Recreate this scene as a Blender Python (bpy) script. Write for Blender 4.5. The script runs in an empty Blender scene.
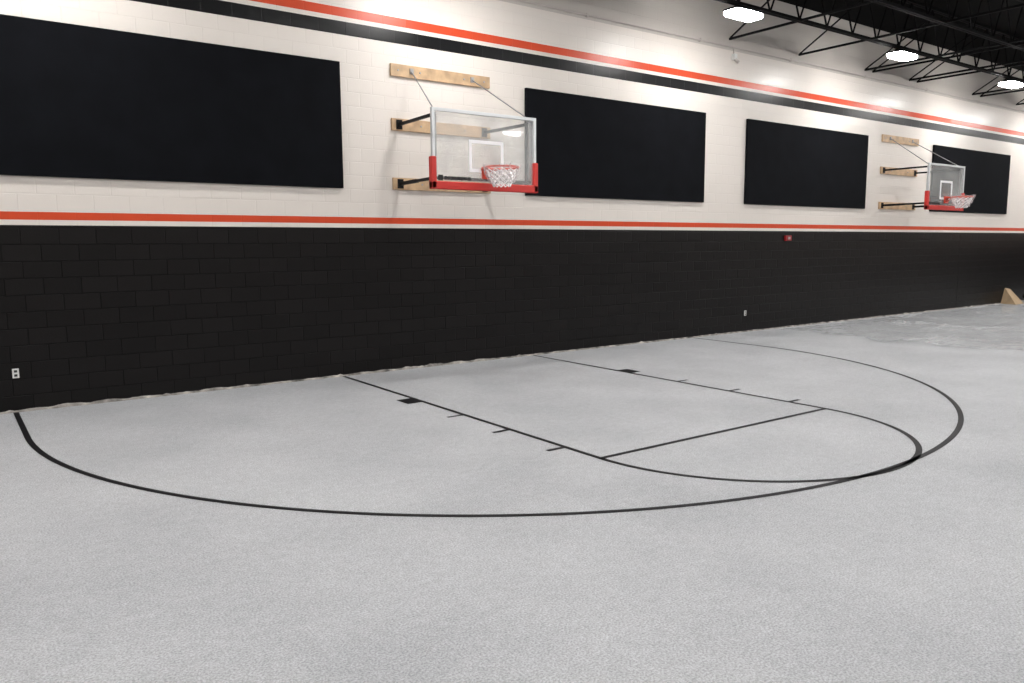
import bpy, bmesh, math, random
from mathutils import Matrix, Vector, noise
random.seed(4)
S=bpy.context.scene
FT=0.3048
# ------------------------------------------------ helpers
def mat(name,col,rough=0.5,metal=0.0,nscale=None,namt=0.1,bump=0.0,bscale=80,spec=0.5,emis=None,estr=0):
    m=bpy.data.materials.new(name);m.use_nodes=True;nt=m.node_tree;b=nt.nodes['Principled BSDF']
    b.inputs['Base Color'].default_value=(*col,1);b.inputs['Roughness'].default_value=rough;b.inputs['Metallic'].default_value=metal
    b.inputs['Specular IOR Level'].default_value=spec
    tc=nt.nodes.new('ShaderNodeTexCoord')
    if nscale:
        n=nt.nodes.new('ShaderNodeTexNoise');n.inputs['Scale'].default_value=nscale;n.inputs['Detail'].default_value=4
        nt.links.new(tc.outputs['Object'],n.inputs['Vector'])
        r=nt.nodes.new('ShaderNodeValToRGB');r.color_ramp.elements[0].position=.3;r.color_ramp.elements[1].position=.7
        r.color_ramp.elements[0].color=(*[c*(1-namt) for c in col],1);r.color_ramp.elements[1].color=(*[min(1,c*(1+namt)) for c in col],1)
        nt.links.new(n.outputs['Fac'],r.inputs['Fac']);nt.links.new(r.outputs['Color'],b.inputs['Base Color'])
    if bump:
        n=nt.nodes.new('ShaderNodeTexNoise');n.inputs['Scale'].default_value=bscale
        nt.links.new(tc.outputs['Object'],n.inputs['Vector'])
        k=nt.nodes.new('ShaderNodeBump');k.inputs['Strength'].default_value=bump;k.inputs['Distance'].default_value=0.01
        nt.links.new(n.outputs['Fac'],k.inputs['Height']);nt.links.new(k.outputs['Normal'],b.inputs['Normal'])
    if emis:
        b.inputs['Emission Color'].default_value=(*emis,1);b.inputs['Emission Strength'].default_value=estr
    return m
class MB:
    def __init__(s): s.bm=bmesh.new();s.mats=[]
    def mi(s,m):
        if m not in s.mats: s.mats.append(m)
        return s.mats.index(m)
    def box(s,a,b,m,bev=0):
        x0,y0,z0=[min(a[i],b[i]) for i in range(3)];x1,y1,z1=[max(a[i],b[i]) for i in range(3)]
        M=Matrix.Translation(((x0+x1)/2,(y0+y1)/2,(z0+z1)/2))@Matrix.Diagonal((x1-x0,y1-y0,z1-z0,1))
        g=bmesh.ops.create_cube(s.bm,size=1,matrix=M)['verts']
        fs={f for v in g for f in v.link_faces}
        k=s.mi(m)
        for f in fs:f.material_index=k
        if bev:
            es={e for v in g for e in v.link_edges}
            r=bmesh.ops.bevel(s.bm,geom=list(es),offset=bev,segments=2,affect='EDGES',profile=.5)
            for f in r['faces']: f.material_index=k
    def rod(s,a,b,r,m,n=8,r2=None):
        a=Vector(a);b=Vector(b);d=b-a;q=d.to_track_quat('Z','Y').to_matrix().to_4x4()
        g=bmesh.ops.create_cone(s.bm,cap_ends=True,segments=n,radius1=r,radius2=r if r2 is None else r2,depth=d.length,matrix=Matrix.Translation((a+b)/2)@q)['verts']
        k=s.mi(m)
        for f in {f for v in g for f in v.link_faces}:
            f.material_index=k;f.smooth=n>8
    def beam(s,a,b,w,h,m):
        a=Vector(a);b=Vector(b);d=b-a;q=d.to_track_quat('Z','Y').to_matrix().to_4x4()
        g=bmesh.ops.create_cube(s.bm,size=1,matrix=Matrix.Translation((a+b)/2)@q@Matrix.Diagonal((w,h,d.length,1)))['verts']
        k=s.mi(m)
        for f in {f for v in g for f in v.link_faces}: f.material_index=k
    def poly(s,pts,m):
        f=s.bm.faces.new([s.bm.verts.new(p) for p in pts]);f.material_index=s.mi(m);return f
    def torus(s,c,R,r,m,nu=40,nv=10):
        k=s.mi(m);V=[[s.bm.verts.new((c[0]+(R+r*math.cos(2*math.pi*j/nv))*math.cos(2*math.pi*i/nu),c[1]+(R+r*math.cos(2*math.pi*j/nv))*math.sin(2*math.pi*i/nu),c[2]+r*math.sin(2*math.pi*j/nv))) for j in range(nv)] for i in range(nu)]
        for i in range(nu):
            for j in range(nv):
                f=s.bm.faces.new([V[i][j],V[(i+1)%nu][j],V[(i+1)%nu][(j+1)%nv],V[i][(j+1)%nv]]);f.material_index=k;f.smooth=True
    def obj(s,name,parent=None,loc=(0,0,0)):
        me=bpy.data.meshes.new(name);bmesh.ops.recalc_face_normals(s.bm,faces=s.bm.faces[:]);s.bm.to_mesh(me);s.bm.free()
        for m in s.mats: me.materials.append(m)
        o=bpy.data.objects.new(name,me);bpy.context.collection.objects.link(o);o.location=loc
        if parent:o.parent=parent
        return o
def empty(name,loc):
    e=bpy.data.objects.new(name,None);bpy.context.collection.objects.link(e);e.location=loc;return e

# ------------------------------------------------ camera (solved from court dimensions)
yaw,pit,roll=0.6278,0.1243,-0.0056
F=Vector((math.cos(pit)*math.sin(yaw),math.cos(pit)*math.cos(yaw),-math.sin(pit)))
R=F.cross(Vector((0,0,1))).normalized();U=R.cross(F)
X=math.cos(roll)*R+math.sin(roll)*U;Y=-math.sin(roll)*R+math.cos(roll)*U
cd=bpy.data.cameras.new("camera");cam=bpy.data.objects.new("camera",cd);bpy.context.collection.objects.link(cam)
cd.sensor_width=36;cd.lens=782.93*36/1024;cd.clip_end=200
M=Matrix((X,Y,-F)).transposed().to_4x4();M.translation=(-6.5832,-10.924,1.969);cam.matrix_world=M
S.camera=cam
S.view_settings.view_transform='Standard'

# ------------------------------------------------ wall material (painted block)
H=7.15
def wall_material(name,axis):
    m=bpy.data.materials.new(name);m.use_nodes=True;nt=m.node_tree;b=nt.nodes['Principled BSDF'];L=nt.links
    tc=nt.nodes.new('ShaderNodeTexCoord');sp=nt.nodes.new('ShaderNodeSeparateXYZ');L.new(tc.outputs['Object'],sp.inputs[0])
    cb=nt.nodes.new('ShaderNodeCombineXYZ');L.new(sp.outputs[axis],cb.inputs[0]);L.new(sp.outputs[2],cb.inputs[1])
    br=nt.nodes.new('ShaderNodeTexBrick');L.new(cb.outputs[0],br.inputs['Vector'])
    br.offset=0.5;br.inputs['Scale'].default_value=1;br.inputs['Brick Width'].default_value=0.4;br.inputs['Row Height'].default_value=2.19/11
    br.inputs['Mortar Size'].default_value=0.008;br.inputs['Mortar Smooth'].default_value=0.5
    br.inputs['Color1'].default_value=(1,1,1,1);br.inputs['Color2'].default_value=(.66,.66,.66,1);br.inputs['Mortar'].default_value=(.1,.1,.1,1)
    dv=nt.nodes.new('ShaderNodeMath');dv.operation='DIVIDE';dv.inputs[1].default_value=8;L.new(sp.outputs[2],dv.inputs[0])
    cr=nt.nodes.new('ShaderNodeValToRGB');cr.color_ramp.interpolation='CONSTANT'
    blk=(.0085,.0074,.0074,1);crm=(.72,.67,.62,1);red=(.60,.070,.026,1);gry=(.53,.495,.46,1);bk2=(.004,.004,.0048,1)
    st=[(0,blk),(2.19,crm),(2.27,red),(2.375,crm),(4.95,bk2),(5.14,crm),(5.21,red),(5.32,crm),(5.9,gry)]
    e=cr.color_ramp.elements
    e[0].position=0;e[0].color=blk;e[1].position=st[1][0]/8;e[1].color=st[1][1]
    for z,c in st[2:]:
        q=e.new(z/8);q.color=c
    L.new(dv.outputs[0],cr.inputs['Fac'])
    lt=nt.nodes.new('ShaderNodeMath');lt.operation='LESS_THAN';lt.inputs[1].default_value=2.19;L.new(sp.outputs[2],lt.inputs[0])
    fa=nt.nodes.new('ShaderNodeMath');fa.operation='MULTIPLY_ADD';fa.inputs[1].default_value=0.93;fa.inputs[2].default_value=0.035;L.new(lt.outputs[0],fa.inputs[0])
    mx=nt.nodes.new('ShaderNodeMix');mx.data_type='RGBA';mx.blend_type='MULTIPLY'
    L.new(fa.outputs[0],mx.inputs[0]);L.new(cr.outputs['Color'],mx.inputs[6]);L.new(br.outputs['Color'],mx.inputs[7]);L.new(mx.outputs[2],b.inputs['Base Color'])
    n=nt.nodes.new('ShaderNodeTexNoise');n.inputs['Scale'].default_value=45;n.inputs['Detail'].default_value=5;L.new(tc.outputs['Object'],n.inputs['Vector'])
    ad=nt.nodes.new('ShaderNodeMath');ad.operation='MULTIPLY_ADD';ad.inputs[1].default_value=-1.0;L.new(br.outputs['Fac'],ad.inputs[0])
    sc=nt.nodes.new('ShaderNodeMath');sc.operation='MULTIPLY';sc.inputs[1].default_value=.3;L.new(n.outputs['Fac'],sc.inputs[0]);L.new(sc.outputs[0],ad.inputs[2])
    bu=nt.nodes.new('ShaderNodeBump');bu.inputs['Distance'].default_value=.009;L.new(ad.outputs[0],bu.inputs['Height']);L.new(bu.outputs['Normal'],b.inputs['Normal'])
    bs=nt.nodes.new('ShaderNodeMath');bs.operation='MULTIPLY_ADD';bs.inputs[1].default_value=.6;bs.inputs[2].default_value=.4;L.new(lt.outputs[0],bs.inputs[0]);L.new(bs.outputs[0],bu.inputs['Strength'])
    b.inputs['Roughness'].default_value=.30;b.inputs['Specular IOR Level'].default_value=.22
    return m
wx=wall_material("painted_block_x",0);wy=wall_material("painted_block_y",1)
X0,X1,Y1=-13.0,30.0,-22.0
def solid(name,a,b,m):
    k=MB();k.box(a,b,m);return k.obj(name)
solid("wall_north",(X0-.2,0,0),(X1+.2,.2,H),wx)
solid("wall_south",(X0-.2,Y1-.2,0),(X1+.2,Y1,H),wx)
solid("wall_west",(X0-.2,Y1,0),(X0,0,H),wy)
solid("wall_east",(X1,Y1,0),(X1+.2,0,H),wy)
deck=mat("black_roof_deck",(.003,.003,.0033),.9,bump=.2,bscale=20,spec=.05)
solid("ceiling",(X0-.2,Y1-.2,H),(X1+.2,.2,H+.15),deck)

# ------------------------------------------------ floor
m=bpy.data.materials.new("speckled_rubber_floor");m.use_nodes=True;nt=m.node_tree;b=nt.nodes['Principled BSDF'];L=nt.links
tc=nt.nodes.new('ShaderNodeTexCoord')
def nz(scale,det,rough=.5):
    n=nt.nodes.new('ShaderNodeTexNoise');n.inputs['Scale'].default_value=scale;n.inputs['Detail'].default_value=det;n.inputs['Roughness'].default_value=rough;L.new(tc.outputs['Object'],n.inputs['Vector']);return n
def ramp(src,p0,c0,p1,c1):
    r=nt.nodes.new('ShaderNodeValToRGB');e=r.color_ramp.elements;e[0].position=p0;e[0].color=(*c0,1);e[1].position=p1;e[1].color=(*c1,1);L.new(src,r.inputs['Fac']);return r
def mul(a,c,f=1):
    x=nt.nodes.new('ShaderNodeMix');x.data_type='RGBA';x.blend_type='MULTIPLY';x.inputs[0].default_value=f;L.new(a,x.inputs[6]);L.new(c,x.inputs[7]);return x.outputs[2]
fine=nz(85,4,.65);a1=ramp(fine.outputs['Fac'],.36,(.39,.397,.41),.62,(.70,.714,.735))
mid=nz(14,6,.75);a2=ramp(mid.outputs['Fac'],.3,(.80,.80,.80),.7,(1,1,1))
big=nz(.6,4,.6);a3=ramp(big.outputs['Fac'],.35,(.84,.845,.85),.65,(1,1,1))
L.new(mul(mul(a1.outputs[0],a2.outputs[0]),a3.outputs[0]),b.inputs['Base Color'])
bu=nt.nodes.new('ShaderNodeBump');bu.inputs['Strength'].default_value=.25;bu.inputs['Distance'].default_value=.004;L.new(fine.outputs['Fac'],bu.inputs['Height']);L.new(bu.outputs['Normal'],b.inputs['Normal'])
b.inputs['Roughness'].default_value=.75;b.inputs['Specular IOR Level'].default_value=.25
solid("floor",(X0-.2,Y1-.2,-.2),(X1+.2,.2,0),m)

# ------------------------------------------------ court markings
tape=mat("black_line_paint",(.009,.009,.011),.55,nscale=30,namt=.4,spec=.2)
k=MB();W=.057;Z=.003
def rect(x0,y0,x1,y1): k.poly([(x0,y0,Z),(x1,y0,Z),(x1,y1,Z),(x0,y1,Z)],tape)
def arc(cx,cy,Ro,t0,t1,n,sy=1.0):
    for i in range(n):
        a=t0+(t1-t0)*i/n;c=t0+(t1-t0)*(i+1)/n
        k.poly([(cx+r*math.cos(t),cy+r*sy*math.sin(t),Z) for r,t in ((Ro,a),(Ro,c),(Ro-W,c),(Ro-W,a))],tape)
b0=-0.05
hl=6*FT;yF=-(b0+19*FT);R3=19.75*FT;yc=-(b0+5.25*FT)
rect(-hl,-.02,-hl+W,yF);rect(hl-W,-.02,hl,yF);rect(-hl+W,yF,hl-W,yF+W)
arc(0,yF+.03,hl,math.pi,2*math.pi,72)
rect(-R3,-.02,-R3+W,yc);rect(R3-W,-.02,R3,yc);arc(0,yc,R3,math.pi,2*math.pi,140,.989)
for s in (-1,1):
    rect(s*hl,-7*FT,s*(hl+.2),-8*FT)
    for f in (11,14,17): rect(s*hl,-f*FT,s*(hl+.2),-f*FT-W)
k.obj("court_lines")

# ------------------------------------------------ stripped-baseboard residue
adh=mat("baseboard_adhesive_residue",(.33,.31,.285),.85,nscale=5,namt=.9,bump=.3)
k=MB();x=X0+.05;prev=None
while x<X1-.05:
    amp=.022 if x<1 else .012
    h=max(.006,.020+amp*abs(noise.noise(Vector((x*2.3,0,0))))*1.6+random.uniform(0,.006)+(random.random()<.04)*.012)
    d=.01+.015*random.random()**2
    cur=[k.bm.verts.new(p) for p in ((x,-.001,h),(x,-d*.4,h*.8),(x,-d,.001))]
    if prev:
        for j in range(2): k.bm.faces.new([prev[j],prev[j+1],cur[j+1],cur[j]])
    prev=cur;x+=.05
k.mi(adh);k.obj("baseboard_residue_north")

# ------------------------------------------------ acoustic panels
fab=mat("black_acoustic_fabric",(.0042,.0047,.0064),.95,nscale=3,namt=.2,bump=.3,bscale=300,spec=.12)
for a,c in ((-6.30,-1.72),(1.63,6.20),(7.54,12.26),(15.56,20.30)):
    k=MB();k.box((a,-.055,2.79),(c,-.002,4.58),fab,bev=.008);k.obj("acoustic_panel")

# ------------------------------------------------ basketball hoops
wood=mat("pine_plank",(.50,.34,.20),.5,nscale=6,namt=.25,bump=.1)
steel=mat("black_steel",(.006,.006,.0065),.6,nscale=20,namt=.3,spec=.2)
jst=mat("black_painted_joist",(.005,.005,.0055),.75,nscale=20,namt=.3,spec=.08)
galv=mat("galvanised_cable",(.35,.35,.36),.35,metal=.8)
alu=mat("white_aluminium_frame",(.66,.68,.69),.35,metal=.3)
pad=mat("red_edge_padding",(.62,.035,.028),.5,bump=.1)
rimm=mat("orange_rim_paint",(.62,.06,.03),.35)
wht=mat("white_target_paint",(.92,.92,.94),.5)
ink=mat("black_logo_ink",(.01,.01,.01),.5)
def trans(name,col,tfac,rough=.1,sc=12):
    m=bpy.data.materials.new(name);m.use_nodes=True;nt=m.node_tree;b=nt.nodes['Principled BSDF']
    b.inputs['Base Color'].default_value=(*col,1);b.inputs['Roughness'].default_value=rough
    tr=nt.nodes.new('ShaderNodeBsdfTransparent');mx=nt.nodes.new('ShaderNodeMixShader')
    n=nt.nodes.new('ShaderNodeTexNoise');n.inputs['Scale'].default_value=sc;tc=nt.nodes.new('ShaderNodeTexCoord');nt.links.new(tc.outputs['Object'],n.inputs['Vector'])
    mr=nt.nodes.new('ShaderNodeMapRange');mr.inputs['From Min'].default_value=.3;mr.inputs['From Max'].default_value=.7;mr.inputs['To Min'].default_value=max(0,tfac-.1);mr.inputs['To Max'].default_value=min(1,tfac+.1);nt.links.new(n.outputs['Fac'],mr.inputs['Value'])
    nt.links.new(mr.outputs[0],mx.inputs[0]);nt.links.new(tr.outputs[0],mx.inputs[1]);nt.links.new(b.outputs[0],mx.inputs[2]);nt.links.new(mx.outputs[0],nt.nodes['Material Output'].inputs['Surface'])
    return m
glass=trans("backboard_glass",(.72,.74,.73),.24,.03,2)
film=trans("clear_plastic_wrap",(.88,.80,.80),.24,.2)
netm=mat("white_net_cord",(.85,.82,.82),.7)
def hoop(cx):
    e=empty("basketball_hoop",(cx,0,0))
    k=MB()
    for z0 in (4.485,3.685,2.80): k.box((-.90,-.04,z0),(.90,-.001,z0+.18),wood,bev=.004)
    for z0 in (4.485,3.685,2.80):
        for x in (-.78,-.4,.4,.78): k.rod((x,-.038,z0+.09),(x,-.05,z0+.09),.014,galv)
    k.obj("wall_planks",e)
    k=MB();yb=-1.19
    for s in (-1,1):
        for z,zz in ((3.775,3.775),(2.89,2.90)):
            k.box((s*.78-.05,-.05,z-.07),(s*.78+.05,-.038,z+.07),steel)
            k.beam((s*.78,-.04,z),(s*.84,yb,zz),.04,.04,steel)
        k.beam((s*.84,yb,2.86),(s*.84,yb,3.80),.045,.03,galv)
        k.beam((s*.78,-.06,2.89),(s*.81,-.62,2.895),.05,.05,steel)
        k.rod((s*.55,-.05,4.575),(s*.84,yb,3.83),.009,galv)
        k.box((s*.55-.03,-.06,4.54),(s*.55+.03,-.038,4.62),galv)
    k.beam((-.84,yb,2.90),(.84,yb,2.90),.04,.04,steel)
    k.obj("support_arms",e)
    k=MB();x0,x1,z0,z1=-.915,.915,2.79,3.86;yf=-1.25
    k.box((x0+.03,yf+.012,z0+.03),(x1-.03,yf+.024,z1-.03),glass);k.obj("glass_pane",e)
    k=MB()
    for a,c in (((x0,z1-.045),(x1,z1)),((x0,z0),(x1,z0+.045)),((x0,z0+.045),(x0+.045,z1-.045)),((x1-.045,z0+.045),(x1,z1-.045))):
        k.box((a[0],yf,a[1]),(c[0],yf+.05,c[1]),alu,bev=.004)
    k.obj("board_frame",e)
    k=MB();tw,th,tz=.61,.46,3.0
    for a,c in (((-tw/2,tz),(tw/2,tz+.05)),((-tw/2,tz+th-.05),(tw/2,tz+th)),((-tw/2,tz+.05),(-tw/2+.05,tz+th-.05)),((tw/2-.05,tz+.05),(tw/2,tz+th-.05))):
        k.box((a[0],yf+.006,a[1]),(c[0],yf+.012,c[1]),wht)
    k.obj("target_square",e)
    k=MB()
    k.box((x0-.025,yf-.02,z0-.05),(x1+.025,yf+.07,z0+.06),pad,bev=.012)
    for s in (-1,1): k.box((s*(x1+.025),yf-.02,z0-.045),(s*(x1-.055),yf+.07,z0+.40),pad,bev=.012)
    k.obj("edge_padding",e)
    k=MB();k.box((-.82,yf+.004,z0+.075),(-.745,yf+.01,z0+.15),ink)
    xx=-.72
    for w in (.045,.04,.045,.03,.05,.045,.04,.045): k.box((xx,yf+.004,z0+.085),(xx+w,yf+.01,z0+.135),ink);xx+=w+.014
    k.obj("maker_lettering",e)
    k=MB();ry=yf-.15-.23;rz=3.05
    k.torus((0,ry,rz),.235,.014,rimm)
    k.box((-.09,yf-.02,rz-.14),(.09,yf+.01,rz+.03),rimm,bev=.004)
    k.beam((-.07,yf-.01,rz-.01),(-.11,ry+.21,rz-.005),.03,.03,rimm);k.beam((.07,yf-.01,rz-.01),(.11,ry+.21,rz-.005),.03,.03,rimm)
    k.box((-.11,yf-.17,rz-.02),(.11,yf-.01,rz+.0),rimm,bev=.003)
    k.beam((0,yf-.01,rz-.12),(0,ry+.22,rz-.015),.06,.015,rimm)
    for i in range(12):
        a=2*math.pi*i/12;k.rod((.235*math.cos(a),ry+.235*math.sin(a),rz-.01),(.225*math.cos(a),ry+.225*math.sin(a),rz-.035),.005,rimm,6)
    k.obj("rim",e)
    k=MB();rows=6;n=12
    def P(i,j):
        t=j/rows;r=.228*(1-t)+.12*t;a=2*math.pi*(i+.5*(j%2))/n
        return Vector((r*math.cos(a)+.03*noise.noise(Vector((i,j,3))),ry+r*math.sin(a)+.03*noise.noise(Vector((i,j,7))),rz-.03-.24*t))
    for j in range(rows):
        for i in range(n):
            if j%2==0: k.rod(P(i,j),P(i,j+1),.008,netm,5);k.rod(P(i,j),P(i-1,j+1),.008,netm,5)
            else: k.rod(P(i,j),P(i,j+1),.008,netm,5);k.rod(P(i,j),P(i+1,j+1),.008,netm,5)
    k.obj("net",e)
    k=MB();nu,nv=64,14;V=[]
    for j in range(nv):
        t=j/(nv-1);row=[]
        for i in range(nu):
            a=2*math.pi*i/nu;c,s_=math.cos(a),math.sin(a)
            r=(.270-.12*t**1.5)+.04*noise.noise(Vector((c*3,s_*3,t*4+cx)))+.015*math.sin(a*17+t*5)
            row.append(k.bm.verts.new((r*c,ry-.01+r*s_,rz+.035-.27*t+.04*noise.noise(Vector((c*2.5,s_*2.5,cx+t))))))
        V.append(row)
    for j in range(nv-1):
        for i in range(nu):
            f=k.bm.faces.new([V[j][i],V[j][(i+1)%nu],V[j+1][(i+1)%nu],V[j+1][i]]);f.smooth=True
    k.mi(film);k.obj("rim_wrap",e)
hoop(0.0);hoop(13.85)

# ------------------------------------------------ small wall items
plate=mat("white_outlet_plate",(.75,.75,.73),.4);slot=mat("outlet_slot",(.02,.02,.02),.6)
for x,z in ((-5.96,.47),(7.71,.42)):
    k=MB();k.box((x-.035,-.009,z-.057),(x+.035,0,z+.057),plate,bev=.003)
    for dz in (-.025,.025):
        k.box((x-.016,-.012,z+dz-.014),(x+.016,-.008,z+dz+.014),slot,bev=.001)
    k.obj("wall_outlet")
alarm=mat("fire_alarm_red",(.30,.012,.015),.4);lens=mat("strobe_lens",(.5,.4,.4),.2)
k=MB();k.box((9.03,-.05,2.0),(9.25,0,2.12),alarm,bev=.008);k.box((9.10,-.075,2.03),(9.18,-.048,2.09),lens,bev=.01);k.obj("wall_fire_alarm")
k=MB();k.box((17.49,-.004,0),(17.51,0,2.19),slot);k.obj("control_joint_1")  # vertical control joint of the block wall, as a thin dark strip

# ------------------------------------------------ roof joists
def joist(y,zb=6.10,zt=H,p=.9):
    k=MB()
    for z in (zb,zt-.05): 
        k.box((X0+.01,y-.055,z),(X1-.01,y-.012,z+.05),jst);k.box((X0+.01,y+.012,z),(X1-.01,y+.055,z+.05),jst)
    x=X0+.1;i=0
    while x+p/2<X1:
        a=(x,y,zb+.03) if i%2==0 else (x,y,zt-.03);c=(x+p/2,y,zt-.03) if i%2==0 else (x+p/2,y,zb+.03)
        k.rod(a,c,.018,jst,6);x+=p/2;i+=1
    return k.obj("roof_joist")
ys=[-1.65-1.5*i for i in range(14)]
for y in ys: joist(y)
k=MB()
for x in (2.2,6.9,9.3,12.0,12.35,14.1,14.5,17.6,18.1,20.5,23,26,-2.5,-6.5,-10):
    k.beam((x,-.02,6.12),(x,ys[-1]-.4,6.12),.04,.04,jst)
    k.beam((x,-.04,6.14),(x,ys[0],7.05),.025,.025,jst)
k.obj("joist_bridging")
cond=mat("painted_conduit",(.50,.46,.43),.5)
k=MB();k.rod((X0+.05,-.03,5.97),(X1-.05,-.03,5.97),.02,cond,10)
for x in range(-12,30,3): k.box((x-.02,-.055,5.94),(x+.02,-.001,6.0),cond)
k.obj("electrical_conduit")
k=MB();k.box((7.0,-.08,5.72),(7.10,0,5.84),plate,bev=.008);k.rod((7.05,-.02,5.84),(7.05,-.02,5.945),.012,cond,8);k.rod((7.05,-.06,5.73),(7.05,-.14,5.66),.035,cond,10);k.obj("wall_occupancy_sensor")

# ------------------------------------------------ ceiling lights (rounded rectangular high-bay, bulged diffuser)
PW=98
lensm=mat("led_lens",(1,1,1),.4,emis=(1,.98,.96),estr=PW/(math.pi*.28))
k=MB()
def loft(rings,m,ex=.3):
    mi=k.mi(m);n=40;V=[]
    for (a,b_,z) in rings:
        row=[]
        for i in range(n):
            t=2*math.pi*(i+.5)/n;c,s_=math.cos(t),math.sin(t)
            row.append(k.bm.verts.new((a*math.copysign(abs(c)**ex,c),b_*math.copysign(abs(s_)**ex,s_),z)))
        V.append(row)
    for r in range(len(V)-1):
        for i in range(n):
            f=k.bm.faces.new([V[r][i],V[r][(i+1)%n],V[r+1][(i+1)%n],V[r+1][i]]);f.material_index=mi;f.smooth=True
    for row in (V[0],V[-1]):
        f=k.bm.faces.new(row);f.material_index=mi
loft([(.38,.19,.015),(.385,.195,.03),(.37,.18,.055),(.22,.09,.085),(.20,.08,.12)],steel)
loft([(.365,.178,.018),(.368,.18,-.025),(.35,.165,-.05),(.31,.13,-.06)],lensm)
for s in (-1,1): k.rod((s*.15,0,.10),(s*.15,0,.15),.01,steel)
base=k.obj("ceiling_light");me=base.data;first=True
for yy in (ys[0],ys[3],ys[6],ys[9]):
    for i in range(8):
        x=5.22+5.4*(i-3)
        o=base if first else bpy.data.objects.new("ceiling_light",me)
        if not first: bpy.context.collection.objects.link(o)
        o.location=(x,yy-.02,5.965);first=False

# ------------------------------------------------ plastic sheeting on floor
k=MB();nx,ny=170,80;V=[]
for i in range(nx):
    row=[]
    for j in range(ny):
        u=i/(nx-1);v=j/(ny-1);e=.9*noise.noise(Vector((v*5,0,5)))
        x=8.6+e*(1-u)+11.5*u;y=-.25-5.2*v-.35*noise.noise(Vector((u*9,2,v)))
        w=abs(noise.noise(Vector((x*1.5,y*3.0,1))));w2=abs(noise.noise(Vector((x*3.5,y*5.0,4))))
        z=.006+.05*max(0,.20-w)/.20*max(0,.3+noise.noise(Vector((x*.7,y*.7,9)))*1.4)+.01*max(0,.15-w2)/.15
        if u<.03 or v>.97: z+=.02*random.random()
        row.append(k.bm.verts.new((x,min(y,-.05),max(.005,z))))
    V.append(row)
for i in range(nx-1):
    for j in range(ny-1):
        f=k.bm.faces.new([V[i][j],V[i+1][j],V[i+1][j+1],V[i][j+1]]);f.smooth=True
k.mi(trans("plastic_sheet_film",(.80,.82,.83),.34,.08,3));k.obj("plastic_sheeting")

card=mat("cardboard",(.50,.36,.22),.8,nscale=5,namt=.15)
k=MB();k.poly([(20.3,-.5,0.005),(21.0,-.45,0.005),(20.95,-.05,.45),(20.6,-.03,.5)],card);k.poly([(20.3,-.5,0.005),(20.6,-.03,.5),(20.4,-.02,.005)],card);k.obj("cardboard_sheet")
k=MB();g=bmesh.ops.create_icosphere(k.bm,subdivisions=4,radius=.35)['verts']
for v in g:
    c=v.co.copy();v.co=c*(1+.35*noise.noise(c*5))
    v.co.z=max(v.co.z*.9,-.25)
for f in k.bm.faces:f.smooth=True
k.mi(mat("black_bag_plastic",(.01,.01,.01),.3));k.obj("trash_bag",loc=(21.6,-.6,.25))
w=bpy.data.worlds.new("world");S.world=w;w.use_nodes=True;w.node_tree.nodes['Background'].inputs[0].default_value=(.5,.5,.5,1);w.node_tree.nodes['Background'].inputs[1].default_value=.2
